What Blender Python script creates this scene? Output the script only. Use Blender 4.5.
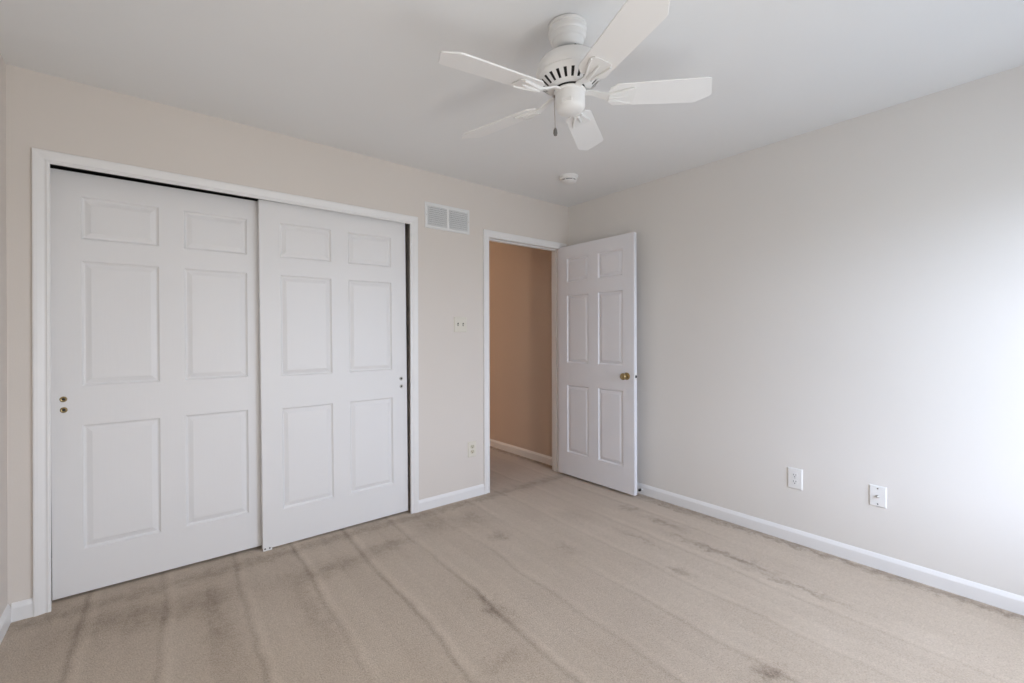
import bpy, bmesh, math
from mathutils import Vector, Matrix

for o in list(bpy.data.objects):
    bpy.data.objects.remove(o)
S = bpy.context.scene
COL = S.collection
PI = math.pi

# ------------------------------------------------------------------ camera
CAM = Vector((-3.023, -2.9164, 1.2418))
YAW, ROLL, FPX = 0.8931, -0.003, 450.3
fw = Vector((math.cos(YAW), math.sin(YAW), 0))
r0 = Vector((math.sin(YAW), -math.cos(YAW), 0))
u0 = Vector((0, 0, 1))
rt = r0 * math.cos(ROLL) + u0 * math.sin(ROLL)
up = u0 * math.cos(ROLL) - r0 * math.sin(ROLL)
cd = bpy.data.cameras.new('camera')
cam = bpy.data.objects.new('camera', cd)
COL.objects.link(cam)
cd.sensor_fit = 'HORIZONTAL'
cd.sensor_width = 36.0
cd.lens = FPX / 1024 * 36.0
cd.shift_y = -4.82 / 1024
cd.clip_start = 0.02
m = Matrix((rt, up, -fw)).transposed().to_4x4()
m.translation = CAM
cam.matrix_world = m
S.camera = cam

# ------------------------------------------------------------------ view, sky, light
S.view_settings.view_transform = 'Standard'
S.view_settings.look = 'None'
S.view_settings.gamma = 1.0
S.view_settings.use_curve_mapping = False
S.view_settings.exposure = 0.0
S.cycles.max_bounces = 16
S.cycles.diffuse_bounces = 12
S.cycles.sample_clamp_indirect = 6.0
S.cycles.use_denoising = True

W = bpy.data.worlds.new('overcast_sky')
S.world = W
W.use_nodes = True
nt = W.node_tree
nt.nodes.clear()
wo = nt.nodes.new('ShaderNodeOutputWorld')
wb = nt.nodes.new('ShaderNodeBackground')
wg = nt.nodes.new('ShaderNodeTexCoord')
ws = nt.nodes.new('ShaderNodeSeparateXYZ')
wr = nt.nodes.new('ShaderNodeMapRange')
wr.inputs['From Min'].default_value = -0.06
wr.inputs['From Max'].default_value = 0.06
wr.inputs['To Min'].default_value = 0
wr.inputs['To Max'].default_value = 1
wm = nt.nodes.new('ShaderNodeMix')
wm.data_type = 'RGBA'
wm.inputs['A'].default_value = (2.7, 3.1, 3.55, 1)
wm.inputs['B'].default_value = (8.2, 9.3, 11.4, 1)
nt.links.new(wg.outputs['Generated'], ws.inputs[0])
nt.links.new(ws.outputs['Z'], wr.inputs['Value'])
nt.links.new(wr.outputs[0], wm.inputs['Factor'])
nt.links.new(wm.outputs['Result'], wb.inputs['Color'])
nt.links.new(wb.outputs[0], wo.inputs[0])

# a wide window in the wall behind the camera; the overcast sky and the ground outside light the room through it
YB = -3.45
WZ0, WZ1 = 0.45, 1.95
WINDOWS = [(-1.50, -0.25)]
for wx0, wx1 in WINDOWS:
    pd = bpy.data.lights.new('window_daylight', 'AREA')
    pd.shape = 'RECTANGLE'
    pd.size = wx1 - wx0
    pd.size_y = WZ1 - WZ0
    pd.cycles.is_portal = True
    po = bpy.data.objects.new('window_daylight', pd)
    COL.objects.link(po)
    po.location = ((wx0 + wx1) / 2, YB - 0.06, (WZ0 + WZ1) / 2)
    po.rotation_euler = (PI / 2, 0, 0)          # faces +y, into the room

# added area fill behind the camera, brightens the left side, tipped up
fd = bpy.data.lights.new('fill_light', 'AREA')
fd.shape = 'RECTANGLE'
fd.size, fd.size_y = 1.0, 1.4
fd.energy = 27.0
fd.color = (1.0, 1.0, 0.985)
fo = bpy.data.objects.new('fill_light', fd)
COL.objects.link(fo)
fo.location = (-2.20, -3.32, 0.95)
fo.rotation_euler = Vector((-0.72, 0.64, 0.48)).to_track_quat('-Z', 'Y').to_euler()

# warm lamp of the landing outside the door
hd = bpy.data.lights.new('landing_lamp', 'POINT')
hd.energy = 31.0
hd.color = (1.0, 0.76, 0.55)
hd.shadow_soft_size = 0.04
ho = bpy.data.objects.new('landing_lamp', hd)
COL.objects.link(ho)
ho.location = (-2.2, 2.3, 2.1)


# ------------------------------------------------------------------ materials
def mat(name, col, rough=0.5, metal=0.0, spec=0.5, bump=None, vary=0.0, vscale=3.0):
    M = bpy.data.materials.new(name)
    M.use_nodes = True
    n = M.node_tree.nodes
    L = M.node_tree.links
    b = n['Principled BSDF']
    b.inputs['Base Color'].default_value = (*col, 1)
    b.inputs['Roughness'].default_value = rough
    b.inputs['Metallic'].default_value = metal
    b.inputs['Specular IOR Level'].default_value = spec
    tc = n.new('ShaderNodeTexCoord')
    if vary:
        t = n.new('ShaderNodeTexNoise')
        t.inputs['Scale'].default_value = vscale
        t.inputs['Detail'].default_value = 3
        L.new(tc.outputs['Object'], t.inputs['Vector'])
        mx = n.new('ShaderNodeMix')
        mx.data_type = 'RGBA'
        mx.inputs['A'].default_value = (*[c * (1 - vary) for c in col], 1)
        mx.inputs['B'].default_value = (*[min(1, c * (1 + vary)) for c in col], 1)
        L.new(t.outputs['Fac'], mx.inputs['Factor'])
        L.new(mx.outputs['Result'], b.inputs['Base Color'])
    if bump:
        sc, st, stretch = bump
        mp = n.new('ShaderNodeMapping')
        mp.inputs['Scale'].default_value = stretch
        L.new(tc.outputs['Object'], mp.inputs['Vector'])
        t = n.new('ShaderNodeTexNoise')
        t.inputs['Scale'].default_value = sc
        t.inputs['Detail'].default_value = 4
        L.new(mp.outputs[0], t.inputs['Vector'])
        bp = n.new('ShaderNodeBump')
        bp.inputs['Strength'].default_value = st
        bp.inputs['Distance'].default_value = 0.002
        L.new(t.outputs['Fac'], bp.inputs['Height'])
        L.new(bp.outputs[0], b.inputs['Normal'])
    return M


M_WALL = mat('wall_paint', (0.71, 0.665, 0.62), 0.62, spec=0.3, bump=(160, 0.12, (1, 1, 1)), vary=0.012)
M_WALL_LIT = mat('wall_paint_window_lit', (0.75, 0.73, 0.70), 0.6, spec=0.3, bump=(160, 0.12, (1, 1, 1)), vary=0.012)  # wall paint lightened to carry the window light on this side
M_CEIL = mat('ceiling_paint', (0.785, 0.795, 0.80), 0.8, spec=0.2, bump=(120, 0.1, (1, 1, 1)), vary=0.01)
M_HALL = mat('hall_paint_dimmed', (0.60, 0.50, 0.42), 0.6, spec=0.3, bump=(160, 0.12, (1, 1, 1)), vary=0.012)  # wall paint darkened and warmed for the landing's low light
M_TRIM = mat('trim_paint', (0.82, 0.82, 0.82), 0.38, vary=0.01)
M_DOOR = mat('door_paint', (0.80, 0.80, 0.805), 0.42, bump=(14, 0.10, (6, 6, 0.5)), vary=0.01)
M_DOOR3 = mat('cool_white_door_paint', (0.785, 0.79, 0.825), 0.42, bump=(14, 0.10, (6, 6, 0.5)), vary=0.01)
M_FAN = mat('fan_enamel', (0.76, 0.76, 0.75), 0.3, vary=0.01)
M_BLADE = mat('fan_blade_laminate', (0.79, 0.79, 0.785), 0.4, vary=0.015)
M_DARK = mat('dark_metal', (0.02, 0.02, 0.02), 0.6, vary=0.1)
M_SLOT = mat('slot_black', (0.015, 0.014, 0.013), 0.7, vary=0.1)
M_BRASS = mat('aged_brass', (0.42, 0.32, 0.16), 0.28, metal=1.0, vary=0.2, vscale=60)
M_CHROME = mat('dull_steel', (0.62, 0.62, 0.60), 0.3, metal=1.0, vary=0.08, vscale=60)
M_IVORY = mat('ivory_plastic', (0.72, 0.69, 0.61), 0.35, vary=0.01)
M_WPLAST = mat('white_plastic', (0.80, 0.80, 0.79), 0.35, vary=0.01)
M_RUBBER = mat('black_rubber', (0.02, 0.02, 0.02), 0.7, vary=0.1)
M_CLOSET = mat('closet_shade', (0.09, 0.085, 0.08), 0.8, vary=0.02)  # shade of the closed closet put into the colour
M_HINGE = mat('hinge_steel', (0.42, 0.36, 0.33), 0.35, metal=0.8, vary=0.1, vscale=40)
M_VENT = mat('vent_enamel', (0.78, 0.79, 0.79), 0.4, vary=0.01)


def carpet():
    M = bpy.data.materials.new('beige_cut_pile_carpet')
    M.use_nodes = True
    n = M.node_tree.nodes
    L = M.node_tree.links
    b = n['Principled BSDF']
    b.inputs['Roughness'].default_value = 0.95
    b.inputs['Specular IOR Level'].default_value = 0.1
    b.inputs['Sheen Weight'].default_value = 0.25
    geo = n.new('ShaderNodeNewGeometry')
    P = geo.outputs['Position']

    def math_(op, a, b_=None, c=None):
        k = n.new('ShaderNodeMath')
        k.operation = op
        for i, v in enumerate((a, b_, c)):
            if v is None:
                continue
            if isinstance(v, (int, float)):
                k.inputs[i].default_value = v
            else:
                L.new(v, k.inputs[i])
        return k.outputs[0]

    def noise(scale, detail=3, stretch=(1, 1, 1), rough=0.5):
        mp = n.new('ShaderNodeMapping')
        mp.inputs['Scale'].default_value = stretch
        L.new(P, mp.inputs['Vector'])
        t = n.new('ShaderNodeTexNoise')
        t.inputs['Scale'].default_value = scale
        t.inputs['Detail'].default_value = detail
        t.inputs['Roughness'].default_value = rough
        L.new(mp.outputs[0], t.inputs['Vector'])
        return t.outputs['Fac']

    sep = n.new('ShaderNodeSeparateXYZ')
    L.new(P, sep.inputs[0])
    X, Y = sep.outputs['X'], sep.outputs['Y']
    wob = noise(1.6, 3)
    wobf = noise(9, 3)
    # vacuum tracks: parallel bands along y, 0.30 m apart, each with a dark crease beside a light ridge
    xs = math_('ADD', X, math_('MULTIPLY', Y, -0.03))
    xs = math_('ADD', xs, math_('MULTIPLY', math_('SUBTRACT', wob, 0.5), 0.10))
    xs = math_('ADD', xs, math_('MULTIPLY', math_('SUBTRACT', wobf, 0.5), 0.02))
    fr = math_('FRACT', math_('DIVIDE', math_('ADD', xs, 3.405 + 3.0), 0.30))     # crease at 0
    d = math_('MULTIPLY', math_('SUBTRACT', fr, 0.5), 1.0)

    def bell(c, w):
        q = math_('DIVIDE', math_('SUBTRACT', fr, c), w)
        return math_('POWER', 2.718, math_('MULTIPLY', math_('MULTIPLY', q, q), -1.0))

    crease = math_('MULTIPLY', bell(0.47, 0.04), math_('MULTIPLY', noise(7, 4, (1, 0.45, 1), 0.7), 1.7))
    ridge = math_('MULTIPLY', bell(0.58, 0.06), math_('MULTIPLY', noise(6, 4, (1, 0.4, 1), 0.7), 1.8))
    patch = noise(1.1, 2, (1.0, 0.5, 1))
    on_ = n.new('ShaderNodeMapRange')
    on_.inputs['From Min'].default_value = 0.36
    on_.inputs['From Max'].default_value = 0.58
    L.new(patch, on_.inputs['Value'])
    amp = math_('ADD', math_('MULTIPLY', on_.outputs[0], 0.85), 0.15)
    fade = n.new('ShaderNodeMapRange')                         # the tracks are trodden out towards the right wall
    for k_, v_ in (('From Min', -1.7), ('From Max', -0.7), ('To Min', 1.0), ('To Max', 0.5)):
        fade.inputs[k_].default_value = v_
    L.new(X, fade.inputs['Value'])
    amp = math_('MULTIPLY', amp, fade.outputs[0])
    v = math_('MULTIPLY', math_('SUBTRACT', math_('MULTIPLY', ridge, 0.17), math_('MULTIPLY', crease, 0.29)), amp)
    band = math_('MULTIPLY', math_('SUBTRACT', fr, 0.5), 0.05)
    v = math_('ADD', v, band)
    # trodden cloudiness of the pile
    cloud = math_('MULTIPLY', math_('SUBTRACT', noise(3.2, 5, (1, 1, 1), 0.62), 0.5), 0.24)
    smear = math_('MULTIPLY', math_('SUBTRACT', noise(5.0, 4, (2.6, 0.55, 1), 0.6), 0.5), 0.16)
    v = math_('ADD', math_('ADD', v, cloud), smear)
    # tufts
    tuft = math_('MULTIPLY', math_('SUBTRACT', noise(150, 3, (1, 1, 1), 0.75), 0.5), 1.0)
    grain = math_('MULTIPLY', math_('SUBTRACT', noise(48, 3, (1, 1, 1), 0.7), 0.5), 0.38)
    tuft = math_('ADD', tuft, grain)
    v = math_('ADD', v, tuft)

    # worn, dirty patches
    wx = math_('MULTIPLY', math_('SUBTRACT', noise(14, 4, (1, 1, 1), 0.7), 0.5), 0.20)
    wy = math_('MULTIPLY', math_('SUBTRACT', noise(14.7, 4, (1.1, 0.9, 1), 0.7), 0.5), 0.20)
    Xw, Yw = math_('ADD', X, wx), math_('ADD', Y, wy)
    total = None
    stains = [  # x, y, rx, ry, strength
        (-1.80, -1.25, 0.035, 0.15, 0.32), (-1.325, -0.68, 0.05, 0.05, 0.28), (-1.90, -0.36, 0.16, 0.06, 0.24),
        (-0.477, -1.53, 0.025, 0.20, 0.30), (-0.476, -1.80, 0.025, 0.15, 0.32), (-0.36, -1.22, 0.03, 0.14, 0.26),
        (-0.53, -2.05, 0.02, 0.22, 0.28), (-0.33, -0.92, 0.04, 0.07, 0.26), (-1.25, -2.22, 0.05, 0.04, 0.40),
        (-0.85, -1.62, 0.035, 0.05, 0.26), (-2.25, -0.42, 0.22, 0.08, 0.24), (-1.32, -0.35, 0.10, 0.12, 0.20),
        (-1.12, -1.05, 0.04, 0.08, 0.16), (-2.9, -0.35, 0.34, 0.12, 0.22), (-1.55, -0.25, 0.12, 0.16, 0.20),
        (-0.75, -0.75, 0.10, 0.10, 0.12), (-1.98, -1.55, 0.10, 0.04, 0.18), (-0.10, -1.10, 0.02, 0.22, 0.28), (-3.2, -0.25, 0.2, 0.08, 0.2),
        (-0.68, -1.25, 0.02, 0.18, 0.16), (-2.45, -0.75, 0.03, 0.30, 0.16), (-2.80, -0.60, 0.05, 0.40, 0.18),
    ]
    for sx, sy, rx, ry, a in stains:
        qx = math_('DIVIDE', math_('SUBTRACT', Xw, sx), rx)
        qy = math_('DIVIDE', math_('SUBTRACT', Yw, sy), ry)
        r2 = math_('ADD', math_('MULTIPLY', qx, qx), math_('MULTIPLY', qy, qy))
        g = math_('MULTIPLY', math_('POWER', 2.718, math_('MULTIPLY', r2, -1.0)), a)
        total = g if total is None else math_('ADD', total, g)
    # soil lines where the vacuum does not reach: along the right baseboard and the closet sill
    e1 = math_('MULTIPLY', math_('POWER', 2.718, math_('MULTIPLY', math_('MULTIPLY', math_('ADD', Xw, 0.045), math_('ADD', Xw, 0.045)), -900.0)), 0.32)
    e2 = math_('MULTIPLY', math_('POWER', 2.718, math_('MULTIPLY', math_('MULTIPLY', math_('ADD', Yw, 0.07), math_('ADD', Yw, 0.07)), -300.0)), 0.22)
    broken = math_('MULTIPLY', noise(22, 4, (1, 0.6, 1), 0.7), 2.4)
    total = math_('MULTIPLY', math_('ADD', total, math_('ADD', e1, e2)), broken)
    v = math_('SUBTRACT', v, total)
    gain = math_('MAXIMUM', math_('ADD', v, 1.0), 0.25)

    hue = n.new('ShaderNodeMix')
    hue.data_type = 'RGBA'
    hue.inputs['A'].default_value = (0.53, 0.44, 0.352, 1)
    hue.inputs['B'].default_value = (0.505, 0.415, 0.322, 1)
    L.new(noise(2.3, 2), hue.inputs['Factor'])
    cmb = n.new('ShaderNodeCombineXYZ')                       # worn pile goes browner as it goes darker
    for k, e in enumerate((0.9, 1.0, 1.12)):
        L.new(math_('POWER', gain, e), cmb.inputs[k])
    vm = n.new('ShaderNodeVectorMath')
    vm.operation = 'MULTIPLY'
    L.new(hue.outputs['Result'], vm.inputs[0])
    L.new(cmb.outputs[0], vm.inputs[1])
    L.new(vm.outputs[0], b.inputs['Base Color'])
    bp = n.new('ShaderNodeBump')
    bp.inputs['Strength'].default_value = 0.75
    bp.inputs['Distance'].default_value = 0.006
    h = math_('ADD', noise(170, 3, (1, 1, 1), 0.7), math_('MULTIPLY', v, 0.6))
    L.new(h, bp.inputs['Height'])
    L.new(bp.outputs[0], b.inputs['Normal'])
    return M


M_CARPET = carpet()


# ------------------------------------------------------------------ helpers
def box(bm, a, b, bev=0.0, seg=1):
    x0, y0, z0 = (min(p, q) for p, q in zip(a, b))
    x1, y1, z1 = (max(p, q) for p, q in zip(a, b))
    vs = [bm.verts.new(p) for p in ((x0, y0, z0), (x1, y0, z0), (x1, y1, z0), (x0, y1, z0),
                                    (x0, y0, z1), (x1, y0, z1), (x1, y1, z1), (x0, y1, z1))]
    fs = [bm.faces.new([vs[i] for i in q]) for q in
          ((0, 3, 2, 1), (4, 5, 6, 7), (0, 1, 5, 4), (1, 2, 6, 5), (2, 3, 7, 6), (3, 0, 4, 7))]
    if bev:
        es = list({e for f in fs for e in f.edges})
        bmesh.ops.bevel(bm, geom=es, offset=bev, segments=seg, affect='EDGES', profile=0.5)
    return vs


def lathe(bm, prof, seg=48, mtx=None, skip=None):
    """prof: list of (r, z); skip(k, i) drops the face of band k at sector i."""
    rings = []
    for r, z in prof:
        if r < 1e-6:
            rings.append([bm.verts.new((0, 0, z))])
        else:
            rings.append([bm.verts.new((r * math.cos(2 * PI * i / seg), r * math.sin(2 * PI * i / seg), z)) for i in range(seg)])
    for k in range(len(rings) - 1):
        A, B = rings[k], rings[k + 1]
        for i in range(seg):
            j = (i + 1) % seg
            if skip and skip(k, i):
                continue
            if len(A) == 1 and len(B) == 1:
                continue
            if len(A) == 1:
                bm.faces.new((A[0], B[i], B[j]))
            elif len(B) == 1:
                bm.faces.new((A[i], B[0], A[j]))
            else:
                bm.faces.new((A[i], B[i], B[j], A[j]))
    vs = [v for R in rings for v in R]
    if mtx is not None:
        bmesh.ops.transform(bm, matrix=mtx, verts=vs)
    return vs


def prism(bm, pts, z0, z1, mtx=None):
    a = [bm.verts.new((p[0], p[1], z0)) for p in pts]
    b = [bm.verts.new((p[0], p[1], z1)) for p in pts]
    n = len(pts)
    bm.faces.new(a[::-1])
    bm.faces.new(b)
    for i in range(n):
        bm.faces.new((a[i], a[(i + 1) % n], b[(i + 1) % n], b[i]))
    if mtx is not None:
        bmesh.ops.transform(bm, matrix=mtx, verts=a + b)
    return a + b


def sweep(bm, path_rings):
    """join successive rings of equal vertex count; caps the ends."""
    R = [[bm.verts.new(p) for p in ring] for ring in path_rings]
    n = len(R[0])
    for A, B in zip(R, R[1:]):
        for i in range(n):
            j = (i + 1) % n
            bm.faces.new((A[i], A[j], B[j], B[i]))
    bm.faces.new(R[0][::-1])
    bm.faces.new(R[-1])


def rod(bm, pts, radii, seg=10):
    rings = []
    for i, p in enumerate(pts):
        p = Vector(p)
        d = (Vector(pts[min(i + 1, len(pts) - 1)]) - Vector(pts[max(i - 1, 0)])).normalized()
        h = Vector((0, 0, 1)) if abs(d.z) < 0.9 else Vector((1, 0, 0))
        a = d.cross(h).normalized()
        b = d.cross(a)
        r = radii[i] if isinstance(radii, (list, tuple)) else radii
        rings.append([p + a * r * math.cos(2 * PI * k / seg) + b * r * math.sin(2 * PI * k / seg) for k in range(seg)])
    sweep(bm, rings)


def build(name, bm, m, parent=None, smooth=False, angle=40):
    bmesh.ops.recalc_face_normals(bm, faces=bm.faces)
    me = bpy.data.meshes.new(name)
    bm.to_mesh(me)
    bm.free()
    me.materials.append(m)
    if smooth:
        for p in me.polygons:
            p.use_smooth = True
        me.set_sharp_from_angle(angle=math.radians(angle))
    o = bpy.data.objects.new(name, me)
    COL.objects.link(o)
    if parent is not None:
        o.parent = parent
    return o


def tag(o, label, cat=None, group=None, kind=None):
    o['label'] = label
    if cat:
        o['category'] = cat
    if group:
        o['group'] = group
    if kind:
        o['kind'] = kind
    return o


def empty(name, loc, label, cat, group=None, kind=None, rot=(0, 0, 0)):
    o = bpy.data.objects.new(name, None)
    COL.objects.link(o)
    o.location = loc
    o.rotation_euler = rot
    o.empty_display_size = 0.05
    return tag(o, label, cat, group, kind)


def copy_tree(o, parent=None):
    c = o.copy()
    COL.objects.link(c)
    if parent is not None:
        c.parent = parent
    for ch in list(o.children):
        copy_tree(ch, c)
    return c


def B():
    return bmesh.new()


# ------------------------------------------------------------------ the room shell
H = 2.44
XL = -3.509
T = 0.115
HY = 3.2                                      # far end of the landing
CX0, CX1, CZ = -3.392, -1.572, 2.072          # closet opening
DX0, DX1, DZ = -0.918, -0.103, 2.055          # doorway
HX0 = -1.20                                   # left side of the landing

bm = B()
box(bm, (XL - T, YB - T, -0.1), (T, HY + T, 0))
tag(build('floor', bm, M_CARPET), 'beige cut pile carpet with vacuum tracks and worn stains', 'carpet', kind='structure')

bm = B()
box(bm, (XL - T, YB - T, H), (T, HY + T, H + 0.1))
tag(build('ceiling', bm, M_CEIL), 'flat white painted ceiling above the whole room', 'ceiling', kind='structure')

bm = B()
box(bm, (XL, 0, 0), (CX0, T, H))
box(bm, (CX0, 0, CZ), (CX1, T, H))
box(bm, (CX1, 0, 0), (DX0, T, H))
box(bm, (DX0, 0, DZ), (DX1, T, H))
box(bm, (DX1, 0, 0), (0, T, H))
tag(build('wall_back', bm, M_WALL), 'beige wall with the closet opening and the doorway', 'wall', kind='structure')

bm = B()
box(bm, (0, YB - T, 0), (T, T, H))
tag(build('wall_right', bm, M_WALL_LIT), 'long wall on the right, its colour lightened for the window light', 'wall', kind='structure')

bm = B()
box(bm, (XL - T, YB - T, 0), (XL, 0.75, H))
tag(build('wall_left', bm, M_WALL), 'sliver of pale wall left of the closet', 'wall', kind='structure')

bm = B()
edges = [XL] + [x for w in sorted(WINDOWS) for x in w] + [0]
for xa, xb in zip(edges[0::2], edges[1::2]):
    box(bm, (xa, YB - T, 0), (xb, YB, H))
for wx0, wx1 in WINDOWS:
    box(bm, (wx0, YB - T, 0), (wx1, YB, WZ0))
    box(bm, (wx0, YB - T, WZ1), (wx1, YB, H))
tag(build('wall_front', bm, M_WALL), 'wall with the windows, behind the camera', 'wall', kind='structure')

# the windows: frame, middle stile and stool (behind the camera)
for i, (wx0, wx1) in enumerate(WINDOWS):
    bm = B()
    box(bm, (wx0, YB - 0.09, WZ0), (wx0 + 0.03, YB - 0.02, WZ1))
    box(bm, (wx1 - 0.03, YB - 0.09, WZ0), (wx1, YB - 0.02, WZ1))
    box(bm, (wx0, YB - 0.09, WZ0), (wx1, YB - 0.02, WZ0 + 0.03))
    box(bm, (wx0, YB - 0.09, WZ1 - 0.03), (wx1, YB - 0.02, WZ1))
    box(bm, (wx0, YB - 0.09, (WZ0 + WZ1) / 2 - 0.02), (wx1, YB - 0.02, (WZ0 + WZ1) / 2 + 0.02))
    box(bm, (wx0 - 0.06, YB, WZ0 - 0.03), (wx1 + 0.06, YB + 0.05, WZ0))
    tag(build('window_%d' % (i + 1), bm, M_TRIM), 'wide white framed window in the wall behind the camera',
        'window', kind='structure')

# landing behind the doorway
bm = B()
box(bm, (0, T, 0), (T, HY, H))
tag(build('wall_hall_right', bm, M_HALL), 'landing wall seen through the doorway, low warm light in its colour', 'wall', kind='structure')
bm = B()
box(bm, (HX0 - T, T, 0), (HX0, 1.5, H))  # unseen wall end, placed so the lamp misses the near landing wall
box(bm, (-3.0, 1.5 - T, 0), (HX0 - T, 1.5, H))
box(bm, (-3.0 - T, 1.5 - T, 0), (-3.0, HY, H))
box(bm, (-3.0 - T, HY, 0), (T, HY + T, H))
tag(build('wall_hall_far', bm, M_HALL), 'unseen far walls of the landing, shaped to cut off the lamp light', 'wall', kind='structure')

# inside of the closet
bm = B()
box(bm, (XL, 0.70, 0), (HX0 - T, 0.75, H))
tag(build('wall_closet_rear', bm, M_CLOSET), 'rear wall inside the closet, its shade painted dark', 'wall', kind='structure')


def casing(name, x0, x1, z1, label, y=0.0):
    """mitred moulding round an opening; inner edges x0, x1, z1 on the wall plane y"""
    prof = [(0, 0), (0, 0.007), (0.003, 0.010), (0.010, 0.011), (0.015, 0.0085), (0.019, 0.0085), (0.026, 0.011),
            (0.040, 0.015), (0.050, 0.0165), (0.055, 0.0155), (0.057, 0.012), (0.057, 0)]
    rings = []
    for sx, zz in ((-1, 0), (-1, 1), (1, 1), (1, 0)):
        ring = []
        for u, d in prof:
            x = x0 - u if sx < 0 else x1 + u
            z = 0.0 if zz == 0 else z1 + u
            ring.append((x, y - d, z))
        rings.append(ring)
    bm = B()
    sweep(bm, rings)
    return tag(build(name, bm, M_TRIM), label, 'door casing', kind='structure')


casing('trim_1', -3.374, -1.596, 2.035, 'white moulded casing round the wide closet opening')
casing('trim_2', -0.912, -0.100, 2.034, 'white moulded casing round the open doorway')

# door jamb lining with stop
bm = B()
j = 0.017
box(bm, (DX0 - 0.0, 0.0, 0), (DX0 + 0.006, T, 2.045), 0.001)
box(bm, (DX1 - 0.006, 0.0, 0), (DX1, T, 2.045), 0.001)
box(bm, (DX0, 0.0, 2.039), (DX1, T, DZ), 0.001)
box(bm, (DX0 + 0.006, 0.045, 0), (DX0 + 0.018, 0.08, 2.039), 0.001)
box(bm, (DX1 - 0.018, 0.045, 0), (DX1 - 0.006, 0.08, 2.039), 0.001)
box(bm, (DX0 + 0.018, 0.045, 2.027), (DX1 - 0.018, 0.08, 2.039), 0.001)
tag(build('trim_3', bm, M_TRIM), 'painted jamb lining inside the open doorway', 'door jamb', kind='structure')


def baseboard(name, p, q, nrm, label, ext=0.0):
    prof = [(0, 0), (0.012, 0), (0.012, 0.058), (0.0105, 0.063), (0.004, 0.076), (0.002, 0.079), (0, 0.080)]
    p, q, nrm = Vector(p), Vector(q), Vector(nrm)
    rings = [[b + nrm * d + Vector((0, 0, z)) for d, z in prof] for b in (p, q)]
    bm = B()
    sweep(bm, rings)
    return tag(build(name, bm, M_TRIM), label, 'baseboard', kind='structure')


baseboard('baseboard_right', (0, YB, 0), (0, 0, 0), (-1, 0, 0), 'white baseboard along the long right wall')
baseboard('baseboard_left', (XL, YB, 0), (XL, 0, 0), (1, 0, 0), 'white baseboard along the sliver of left wall')
baseboard('baseboard_back_left', (XL + 0.012, 0, 0), (-3.431, 0, 0), (0, -1, 0), 'short white baseboard left of the closet casing')
baseboard('baseboard_back', (-1.539, 0, 0), (-0.969, 0, 0), (0, -1, 0), 'white baseboard between the closet and the doorway')
baseboard('baseboard_hall', (0, T, 0), (0, HY, 0), (-1, 0, 0), 'white baseboard of the landing seen through the doorway')

# closet head track
bm = B()
box(bm, (CX0, 0.022, CZ - 0.004), (CX1, 0.115, CZ))
box(bm, (CX0, 0.022, CZ - 0.022), (CX1, 0.025, CZ - 0.003))
box(bm, (CX0, 0.070, CZ - 0.022), (CX1, 0.073, CZ - 0.003))
tag(build('trim_4', bm, M_DARK), 'dark sliding track above the closet doors', 'closet track', kind='structure')


# ------------------------------------------------------------------ six-panel doors
PANEL = [(0.0, 0.0), (0.004, 0.006), (0.009, 0.0105), (0.013, 0.011), (0.034, 0.0030), (0.037, 0.0026)]


def panel_door(w, h, t, cols, rows, both=True):
    """slab: u along +x from 0..w, front face y=0 looking to -y, back face y=t, z 0..h"""
    bm = B()
    us = [0.0] + [c for ab in cols for c in ab] + [w]
    vs = [0.0] + [c for ab in rows for c in ab] + [h]

    def P(u, d, v, side):
        return bm.verts.new((u, d if side == 0 else t - d, v))
    for side in ((0, 1) if both else (0,)):
        for iu in range(len(us) - 1):
            for iv in range(len(vs) - 1):
                u0_, u1_, v0_, v1_ = us[iu], us[iu + 1], vs[iv], vs[iv + 1]
                if iu % 2 == 1 and iv % 2 == 1:
                    prev = None
                    for ins, dep in PANEL:
                        ring = [P(u0_ + ins, dep, v0_ + ins, side), P(u1_ - ins, dep, v0_ + ins, side),
                                P(u1_ - ins, dep, v1_ - ins, side), P(u0_ + ins, dep, v1_ - ins, side)]
                        if prev:
                            for k in range(4):
                                bm.faces.new((prev[k], prev[(k + 1) % 4], ring[(k + 1) % 4], ring[k]))
                        prev = ring
                    bm.faces.new(prev)
                else:
                    bm.faces.new((P(u0_, 0, v0_, side), P(u1_, 0, v0_, side), P(u1_, 0, v1_, side), P(u0_, 0, v1_, side)))
    if not both:
        bm.faces.new([bm.verts.new(p) for p in ((0, t, 0), (w, t, 0), (w, t, h), (0, t, h))])
    for iu in range(len(us) - 1):
        for z in (0, h):
            bm.faces.new([bm.verts.new(p) for p in ((us[iu], 0, z), (us[iu + 1], 0, z), (us[iu + 1], t, z), (us[iu], t, z))])
    for iv in range(len(vs) - 1):
        for x in (0, w):
            bm.faces.new([bm.verts.new(p) for p in ((x, 0, vs[iv]), (x, 0, vs[iv + 1]), (x, t, vs[iv + 1]), (x, t, vs[iv]))])
    bmesh.ops.remove_doubles(bm, verts=bm.verts, dist=1e-5)
    bmesh.ops.recalc_face_normals(bm, faces=bm.faces)
    es = [e for e in bm.edges if len(e.link_faces) == 2 and e.calc_face_angle(0) > 1.2]
    bmesh.ops.bevel(bm, geom=es, offset=0.002, segments=2, affect='EDGES', profile=0.5)
    return bm


def stud(parent, x, z, mt, ring):
    """round pull stud set in a door face at y=0"""
    R = Matrix.Translation((x, 0, z)) @ Matrix.Rotation(PI / 2, 4, 'X')
    bm = B()
    lathe(bm, [(0.0, 0.0015), (0.006, 0.0015), (0.0095, 0.0035), (0.012, 0.0025), (0.0135, 0.0), (0.0135, -0.001)], 24, R)
    o = build('pull_stud', bm, mt, parent, True)
    bm = B()
    lathe(bm, [(0.0, 0.0025), (0.0045, 0.0022), (0.0062, 0.0016)], 20, R)
    build('stud_center', bm, ring, o, True)
    return o


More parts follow.
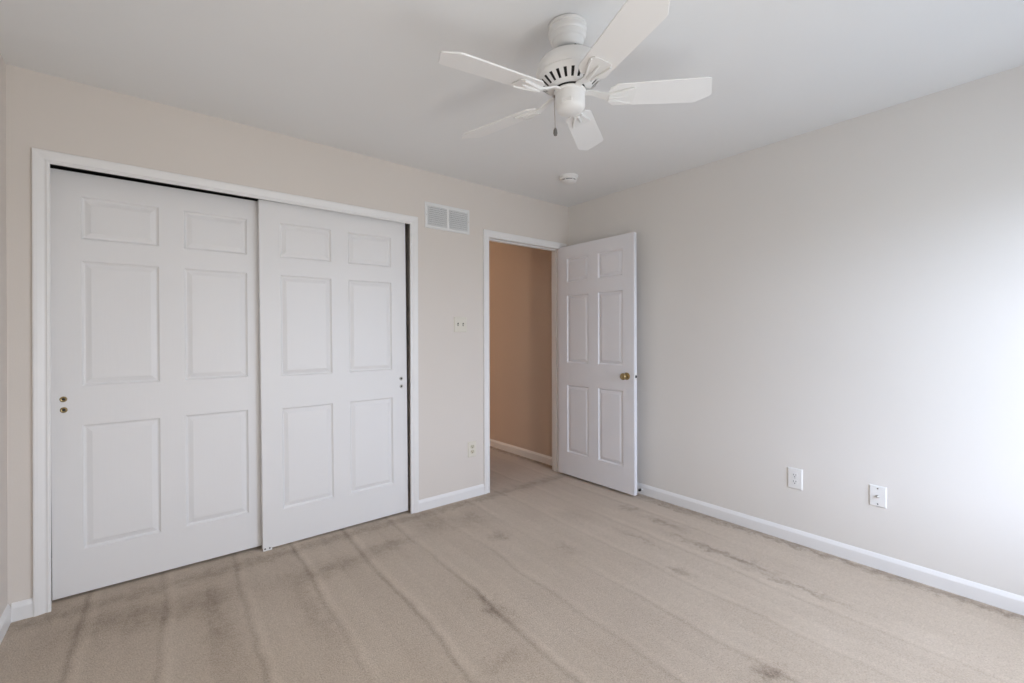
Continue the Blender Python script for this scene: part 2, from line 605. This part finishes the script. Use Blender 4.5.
DW = 0.914
COLS = [(0.108, 0.404), (0.510, 0.806)]
ROWS_Z = [(0.222, 0.822), (1.012, 1.615), (1.720, 1.925)]
DH = 2.036


def closet_door(name, xc, yf, tilt, zb, label, studs, DH=DH):
    root = empty(name, (xc, yf, 1.0), label, 'closet door', kind='structure', rot=(0, math.radians(tilt), 0))
    bm = panel_door(DW, DH, 0.034, COLS, [(a - zb, b - zb) for a, b in ROWS_Z])
    bmesh.ops.translate(bm, vec=(-DW / 2, 0, zb - 1.0), verts=bm.verts)
    build('door_panel', bm, M_DOOR, root)
    for x, z, a, b in studs:
        stud(root, x - xc, z - 1.0, a, b)
    return root


closet_door('door_1', -2.928, 0.078, -0.22, 0.014, 'left white six-panel sliding closet door, the one set farther back',
            [(-3.342, 0.953, M_BRASS, M_DARK), (-3.341, 0.902, M_BRASS, M_DARK)], 2.026)
closet_door('door_2', -2.064, 0.030, -0.5, 0.010, 'right white six-panel sliding closet door, hung in front of its twin',
            [(-1.650, 0.947, M_CHROME, M_DARK), (-1.649, 0.893, M_CHROME, M_DARK)])

# the open room door: hinge on the right jamb, standing at a right angle to the wall
OW, OT = 0.806, 0.035
root = empty('door_3', (-0.1455, -0.012, 0.02), 'white six-panel hinged door standing open against the right wall', 'door', kind='structure',
             rot=(0, 0, math.radians(-89.2)))
bm = panel_door(OW, 2.021, OT, [(0.105, 0.352), (0.454, 0.701)], [(a - 0.02, b - 0.02) for a, b in [(0.222, 0.815), (1.012, 1.605), (1.722, 1.930)]])
build('door_panel', bm, M_DOOR3, root)
# local frame now: +x runs from hinge to latch edge, -y is the visible face
for z in (0.18, 1.02, 1.80):
    bm = B()
    box(bm, (-0.0022, 0.004, z), (0.0, OT - 0.003, z + 0.09))
    rod(bm, [(-0.006, OT + 0.004, z - 0.002), (-0.006, OT + 0.004, z + 0.092)], 0.006, 12)
    build('hinge', bm, M_HINGE, root)
KZ, KX = 0.912, OW - 0.068
for s, yy in ((1, 0.0), (-1, OT)):
    R = Matrix.Translation((KX, yy, KZ)) @ Matrix.Rotation(PI / 2 * s, 4, 'X')
    bm = B()
    lathe(bm, [(0.011, 0.004), (0.010, 0.022), (0.014, 0.030), (0.022, 0.036), (0.0265, 0.044), (0.0265, 0.052), (0.023, 0.059), (0.016, 0.063), (0.013, 0.0615), (0, 0.0615)], 32, R)
    k = build('door_knob', bm, M_BRASS, root, True, 50)
    bm = B()
    lathe(bm, [(0.0, 0.0), (0.0285, 0.0), (0.0285, 0.003), (0.024, 0.006), (0.014, 0.008), (0.0, 0.008)], 32, R)
    build('rosette', bm, M_BRASS, k, True)
bm = B()
box(bm, (OW, 0.005, KZ - 0.028), (OW + 0.0012, OT - 0.005, KZ + 0.028))
lp = build('latch_plate', bm, M_WPLAST, root)
bm = B()
box(bm, (OW, 0.011, KZ - 0.010), (OW + 0.009, OT - 0.012, KZ + 0.010), 0.002)
build('latch_bolt', bm, M_DARK, lp)

# ------------------------------------------------------------------ ceiling fan
fan = empty('ceiling_fan', (-1.763, -1.697, H), 'white five-blade ceiling fan without a light kit, with a pull chain', 'ceiling fan',
            rot=(-0.0075, -0.041, 0))
bm = B()
lathe(bm, [(0.0, 0), (0.072, 0), (0.075, -0.003), (0.075, -0.012), (0.071, -0.015), (0.0735, -0.019), (0.0735, -0.034), (0.069, -0.040),
           (0.0700, -0.044), (0.066, -0.058), (0.061, -0.062), (0.0605, -0.066), (0.055, -0.080), (0.050, -0.086), (0.044, -0.089), (0.0, -0.089)], 64)
build('canopy', bm, M_FAN, fan, True, 30)
bm = B()
lathe(bm, [(0.0, -0.086), (0.026, -0.086), (0.026, -0.122), (0, -0.122)], 32)
for a in range(3):
    r = Matrix.Rotation(a * 2 * PI / 3 + 0.6, 4, 'Z')
    vs = box(bm, (0.024, -0.009, -0.120), (0.043, 0.009, -0.087))
    bmesh.ops.transform(bm, matrix=r, verts=vs)
build('hanger', bm, M_DARK, fan)
mh = [(0.018, -0.116), (0.056, -0.116), (0.084, -0.122), (0.106, -0.134), (0.119, -0.150), (0.1255, -0.168), (0.1265, -0.186), (0.123, -0.192),
      (0.1245, -0.197), (0.119, -0.208), (0.113, -0.214), (0.086, -0.236), (0.078, -0.240), (0.060, -0.242)]
bm = B()
lathe(bm, mh, 120, None, lambda k, i: k == 10 and i % 5 in (1, 2))
lathe(bm, [(0.060, -0.242), (0.060, -0.225)], 60)
build('motor_housing', bm, M_FAN, fan, True, 35)
bm = B()
lathe(bm, [(0.060, -0.226), (0.105, -0.205), (0.105, -0.150), (0.0, -0.150)], 48)
build('motor', bm, M_DARK, fan, True)
bm = B()
lathe(bm, [(0.0, -0.240), (0.056, -0.240), (0.056, -0.252), (0.0, -0.252)], 48)
build('flywheel', bm, M_DARK, fan, True)
bm = B()
lathe(bm, [(0.0, -0.250), (0.061, -0.250), (0.062, -0.253), (0.0605, -0.257), (0.0575, -0.259), (0.0575, -0.308), (0.054, -0.318), (0.047, -0.325),
           (0.030, -0.331), (0.0, -0.333)], 64)
sh = build('switch_housing', bm, M_FAN, fan, True, 30)
bm = B()
q = Matrix.Rotation(math.radians(-150), 4, 'Z')
box(bm, (0.044, -0.022, -0.313), (0.0585, 0.022, -0.296), 0.003)
bmesh.ops.transform(bm, matrix=q, verts=bm.verts)
build('nameplate', bm, M_FAN, sh)

# pull chain hangs plumb from the switch housing on the closet-left side
ang = math.radians(141)
cx, cy = 0.061 * math.cos(ang), 0.061 * math.sin(ang)
bm = B()
rod(bm, [(0, 0, -0.268), (0, 0, -0.392)], 0.0013, 8)
box(bm, (-0.004, -0.004, -0.270), (0.004, 0.004, -0.262), 0.001)
bmesh.ops.translate(bm, vec=(cx, cy, 0), verts=bm.verts)
ch = build('pull_chain', bm, M_HINGE, fan)
bm = B()
lathe(bm, [(0, -0.385), (0.004, -0.388), (0.0075, -0.396), (0.0085, -0.408), (0.006, -0.416), (0, -0.417)], 20, Matrix.Translation((cx, cy, 0)))
build('chain_fob', bm, mat('fob_grey', (0.16, 0.15, 0.14), 0.4, vary=0.05), ch, True)

BLZ, PITCH = -0.271, math.radians(-13)
R0, R1 = 0.150, 0.556
bpts = [(R0, -0.034), (R0 + 0.024, -0.055), (R1 - 0.045, -0.0635), (R1 - 0.032, -0.060), (R1 - 0.026, -0.052),
        (R1 + 0.001, 0.020), (R1 + 0.000, 0.027), (R1 - 0.004, 0.032), (R1 - 0.050, 0.0625), (R1 - 0.060, 0.0635), (R0 + 0.024, 0.055), (R0, 0.034)]


def make_blade():
    bm = B()
    prism(bm, bpts, -0.003, 0.003)
    es = list(bm.edges)
    bmesh.ops.bevel(bm, geom=es, offset=0.0012, segments=1, affect='EDGES')
    b = build('fan_blade', bm, M_BLADE, fan)
    # bracket: arm from the flywheel dropping to a flared plate under the blade
    bm = B()
    secs = [(0.050, 0.010, 0.004, 0.018), (0.085, 0.012, 0.003, 0.016), (0.115, 0.013, 0.004, 0.003), (0.150, 0.016, 0.004, -0.006),
            (0.185, 0.026, 0.003, -0.0065), (0.215, 0.036, 0.0025, -0.0062), (0.240, 0.040, 0.002, -0.0058), (0.252, 0.030, 0.0018, -0.0055)]
    sweep(bm, [[(x, -w, z - h), (x, w, z - h), (x, w, z + h), (x, -w, z + h)] for x, w, h, z in secs])
    for s in (-1, 1):                                   # raised rims of the plate
        rod(bm, [(0.150, 0.014 * s, -0.011), (0.185, 0.023 * s, -0.011), (0.215, 0.033 * s, -0.010), (0.240, 0.037 * s, -0.009)], 0.004, 8)
    rod(bm, [(0.150, 0, -0.012), (0.200, 0, -0.012), (0.225, 0, -0.009)], [0.006, 0.006, 0.003], 8)
    k = build('blade_bracket', bm, M_FAN, b, True, 30)
    return b


PH = math.radians(-37.5)
first = make_blade()
for i in range(5):
    o = first if i == 0 else copy_tree(first, fan)
    a = PH + i * 2 * PI / 5 + math.radians((-1.4, -2.3, -3.2, -3.3, -0.3)[i])
    o.location = (0, 0, BLZ)
    o.rotation_euler = (Matrix.Rotation(a, 4, 'Z') @ Matrix.Rotation(math.radians((-0.9, -0.8, -0.3, 0.4, -1.0)[i]), 4, 'Y')
                        @ Matrix.Rotation(PITCH + math.radians((-0.7, -1.2, 0.4, 1.2, -0.6)[i]), 4, 'X')).to_euler()

# ------------------------------------------------------------------ smoke detector
sd = empty('smoke_detector', (-0.572, -0.556, H), 'small round white smoke detector on the ceiling near the doorway corner', 'smoke detector')
bm = B()
lathe(bm, [(0.0, 0), (0.072, 0), (0.072, -0.010), (0.068, -0.013), (0, -0.013)], 48)
build('mounting_base', bm, M_WPLAST, sd, True, 30)
bm = B()
lathe(bm, [(0.0, -0.012), (0.052, -0.012), (0.052, -0.038), (0.0, -0.038)], 48)
build('sensing_chamber', bm, M_SLOT, sd, True, 30)
bm = B()
lathe(bm, [(0.0, -0.012), (0.0665, -0.012), (0.0670, -0.020), (0.0645, -0.026), (0.0600, -0.0285), (0.0, -0.0285)], 48)
build('cover', bm, M_WPLAST, sd, True, 30)
bm = B()
lathe(bm, [(0.0, -0.0345), (0.0575, -0.0345), (0.0570, -0.039), (0.050, -0.043), (0.0, -0.0455)], 48)
for k in range(6):
    r = Matrix.Rotation(k * PI / 3 + 0.3, 4, 'Z')
    bmesh.ops.transform(bm, matrix=r, verts=box(bm, (0.0515, -0.004, -0.036), (0.0570, 0.004, -0.027)))
build('cap', bm, M_WPLAST, sd, True, 30)

# ------------------------------------------------------------------ return-air vent
VX0, VX1, VZ0, VZ1 = -1.480, -1.098, 2.030, 2.217
vr = empty('air_vent', (-1.289, 0, 2.1235), 'white louvred air vent in two halves, high between closet and doorway', 'air vent')


def rel(o, p):
    return tuple(Vector(p) - o.location)


bm = B()
fr_ = 0.021
vw, vh = (VX1 - VX0) / 2, (VZ1 - VZ0) / 2
fp = [(0, 0.0), (0, -0.005), (0.003, -0.009), (fr_ - 0.003, -0.009), (fr_, -0.006), (fr_, 0.0)]
prev = first_ = None
for sx, sz in ((-1, -1), (1, -1), (1, 1), (-1, 1)):
    ring = [bm.verts.new((sx * (vw - i), d, sz * (vh - i))) for i, d in fp]
    if prev:
        for k in range(len(fp) - 1):
            bm.faces.new((prev[k], ring[k], ring[k + 1], prev[k + 1]))
    first_ = first_ or ring
    prev = ring
for k in range(len(fp) - 1):
    bm.faces.new((prev[k], first_[k], first_[k + 1], prev[k + 1]))
build('vent_frame', bm, M_VENT, vr)
bm = B()
xm = (VX0 + VX1) / 2
box(bm, rel(vr, (xm - 0.010, -0.008, VZ0 + fr_ - 0.002)), rel(vr, (xm + 0.010, 0, VZ1 - fr_ + 0.002)), 0.002)
build('center_bar', bm, M_VENT, vr)
bm = B()
box(bm, rel(vr, (VX0 + fr_, -0.0008, VZ0 + fr_)), rel(vr, (VX1 - fr_, 0.0, VZ1 - fr_)))
build('duct_backing', bm, M_SLOT, vr)
nl = 10
for xa, xb in ((VX0 + fr_ - 0.001, xm - 0.009), (xm + 0.009, VX1 - fr_ + 0.001)):
    bm = B()
    for i in range(nl):
        z = VZ0 + fr_ + (i + 0.5) * (VZ1 - VZ0 - 2 * fr_) / nl
        c0, c1 = rel(vr, (xa, -0.0080, z - 0.0080)), rel(vr, (xb, -0.0013, z + 0.0068))
        a = [bm.verts.new(p) for p in ((c0[0], c0[1], c0[2]), (c1[0], c0[1], c0[2]), (c1[0], c1[1], c1[2]), (c0[0], c1[1], c1[2]))]
        b = [bm.verts.new(v.co + Vector((0, 0.0006, 0.0012))) for v in a]
        bm.faces.new(a)
        bm.faces.new(b[::-1])
        for k in range(4):
            bm.faces.new((a[k], b[k], b[(k + 1) % 4], a[(k + 1) % 4]))
    build('louvres', bm, M_VENT, vr)
for x in (VX0 + 0.010, VX1 - 0.010):
    bm = B()
    lathe(bm, [(0, 0.0015), (0.003, 0.001), (0.004, 0)], 16, Matrix.Translation(rel(vr, (x, -0.009, (VZ0 + VZ1) / 2))) @ Matrix.Rotation(PI / 2, 4, 'X'))
    build('screw', bm, M_CHROME, vr, True)


# ------------------------------------------------------------------ wall plates (local: x across, y out of the wall towards -y, z up)
def wall_plate(parent, w, h, m_, holes=None):
    bm = B()
    x, z, t = w / 2, h / 2, 0.0065
    base = [(-x, 0, -z), (x, 0, -z), (x, 0, z), (-x, 0, z)]
    mid = [(-x, -0.0025, -z), (x, -0.0025, -z), (x, -0.0025, z), (-x, -0.0025, z)]
    i = 0.005
    top = [(-x + i, -t, -z + i), (x - i, -t, -z + i), (x - i, -t, z - i), (-x + i, -t, z - i)]
    sweep(bm, [base, mid, top])
    return build('wall_plate', bm, m_, parent)


def screw(parent, x, z, y, m_):
    bm = B()
    lathe(bm, [(0, 0.0010), (0.0028, 0.0008), (0.0036, 0)], 14, Matrix.Translation((x, y, z)) @ Matrix.Rotation(PI / 2, 4, 'X'))
    return build('screw', bm, m_, parent, True)


def receptacle(parent, z, m_):
    bm = B()
    pts = []
    for k in range(40):
        a = 2 * PI * k / 40
        pts.append((0.0172 * math.cos(a), max(-0.0135, min(0.0135, 0.0172 * math.sin(a)))))
    prism(bm, pts, 0, 0.0022, Matrix.Translation((0, -0.0063, z)) @ Matrix.Rotation(PI / 2, 4, 'X'))
    r = build('receptacle', bm, m_, parent)
    bm = B()
    box(bm, (-0.0078, -0.0088, z + 0.000), (-0.0052, -0.0080, z + 0.0085))
    box(bm, (0.0052, -0.0088, z + 0.001), (0.0078, -0.0080, z + 0.0080))
    lathe(bm, [(0, 0.0005), (0.0030, 0.0005), (0.0030, -0.0005)], 14, Matrix.Translation((0, -0.0085, z - 0.0075)) @ Matrix.Rotation(PI / 2, 4, 'X'))
    build('slots', bm, M_SLOT, r)
    return r


def duplex(name, loc, rz, w, h, m_, mr_, label):
    o = empty(name, loc, label, 'power outlet', rot=(0, 0, rz))
    wall_plate(o, w, h, m_)
    receptacle(o, 0.0195, mr_)
    receptacle(o, -0.0195, mr_)
    screw(o, 0, 0, -0.0065, M_CHROME)
    return o


o = empty('light_switch', (-1.181, 0, 1.336), 'ivory double light switch beside the doorway, both toggles down', 'light switch')
wall_plate(o, 0.112, 0.117, M_IVORY)
for x in (-0.023, 0.023):
    bm = B()
    box(bm, (x - 0.0052, -0.0075, -0.012), (x + 0.0052, -0.006, 0.012), 0.0006)
    k = build('toggle_switch', bm, M_DARK, o)
    bm = B()
    vs = box(bm, (x - 0.0036, -0.018, -0.0055), (x + 0.0036, -0.006, 0.0035), 0.001)
    bmesh.ops.rotate(bm, cent=(x, -0.006, 0), matrix=Matrix.Rotation(math.radians(24), 3, 'X'), verts=bm.verts)
    build('toggle_lever', bm, M_IVORY, k)
    for z in (-0.030, 0.030):
        screw(o, x, z, -0.0065, M_IVORY)

duplex('power_outlet', (-1.078, 0, 0.372), 0, 0.076, 0.120, M_IVORY, mat('ivory_aged', (0.58, 0.55, 0.43), 0.35, vary=0.02),
       'ivory power outlet low on the wall between closet and doorway')
duplex('power_outlet', (0, -1.873, 0.384), -PI / 2, 0.080, 0.124, M_WPLAST, M_WPLAST,
       'white power outlet low on the right wall, left of the cable plate')

o = empty('cable_outlet', (0, -2.268, 0.386), 'white wall plate with a cable connector, right of the right wall outlet', 'cable outlet', rot=(0, 0, -PI / 2))
wall_plate(o, 0.074, 0.112, M_WPLAST)
bm = B()
R = Matrix.Rotation(PI / 2, 4, 'X')
lathe(bm, [(0, 0.006), (0.0085, 0.006), (0.0085, 0.010), (0.0055, 0.0105), (0.0055, 0.022), (0.0045, 0.0225), (0, 0.0225)], 6, R)
c = build('coax_connector', bm, M_CHROME, o)
for z in (-0.041, 0.041):
    screw(o, 0, z, -0.0065, M_DARK)

# ------------------------------------------------------------------ door stop on the right baseboard
ds = empty('door_stop', (-0.012, -0.799, 0.040), 'black tipped door stop on the baseboard behind the open door', 'door stop')
bm = B()
lathe(bm, [(0, 0), (0.011, 0), (0.011, 0.002), (0.006, 0.004), (0.006, 0.022), (0, 0.022)], 24, Matrix.Rotation(-PI / 2, 4, 'Y'))
build('stem', bm, M_WPLAST, ds, True)
bm = B()
lathe(bm, [(0, 0.021), (0.010, 0.021), (0.010, 0.036), (0.008, 0.040), (0, 0.040)], 24, Matrix.Rotation(-PI / 2, 4, 'Y'))
build('rubber_tip', bm, M_RUBBER, ds, True)

# ------------------------------------------------------------------ floor guide of the sliding doors
g = empty('closet_door_guide', (-2.490, 0.030, 0), 'small white plastic floor guide under the front closet door', 'door guide')
bm = B()
box(bm, (-0.024, -0.012, 0), (0.024, 0.0, 0.007), 0.0015)
box(bm, (-0.024, -0.008, 0.0), (0.024, -0.004, 0.020), 0.0015)
build('guide_body', bm, M_WPLAST, g)
for x in (-0.013, 0.011):
    bm = B()
    lathe(bm, [(0, 0.0012), (0.0035, 0.001), (0.0045, 0)], 14, Matrix.Translation((x, -0.0083, 0.012)) @ Matrix.Rotation(PI / 2, 4, 'X'))
    build('screw', bm, M_DARK, g, True)
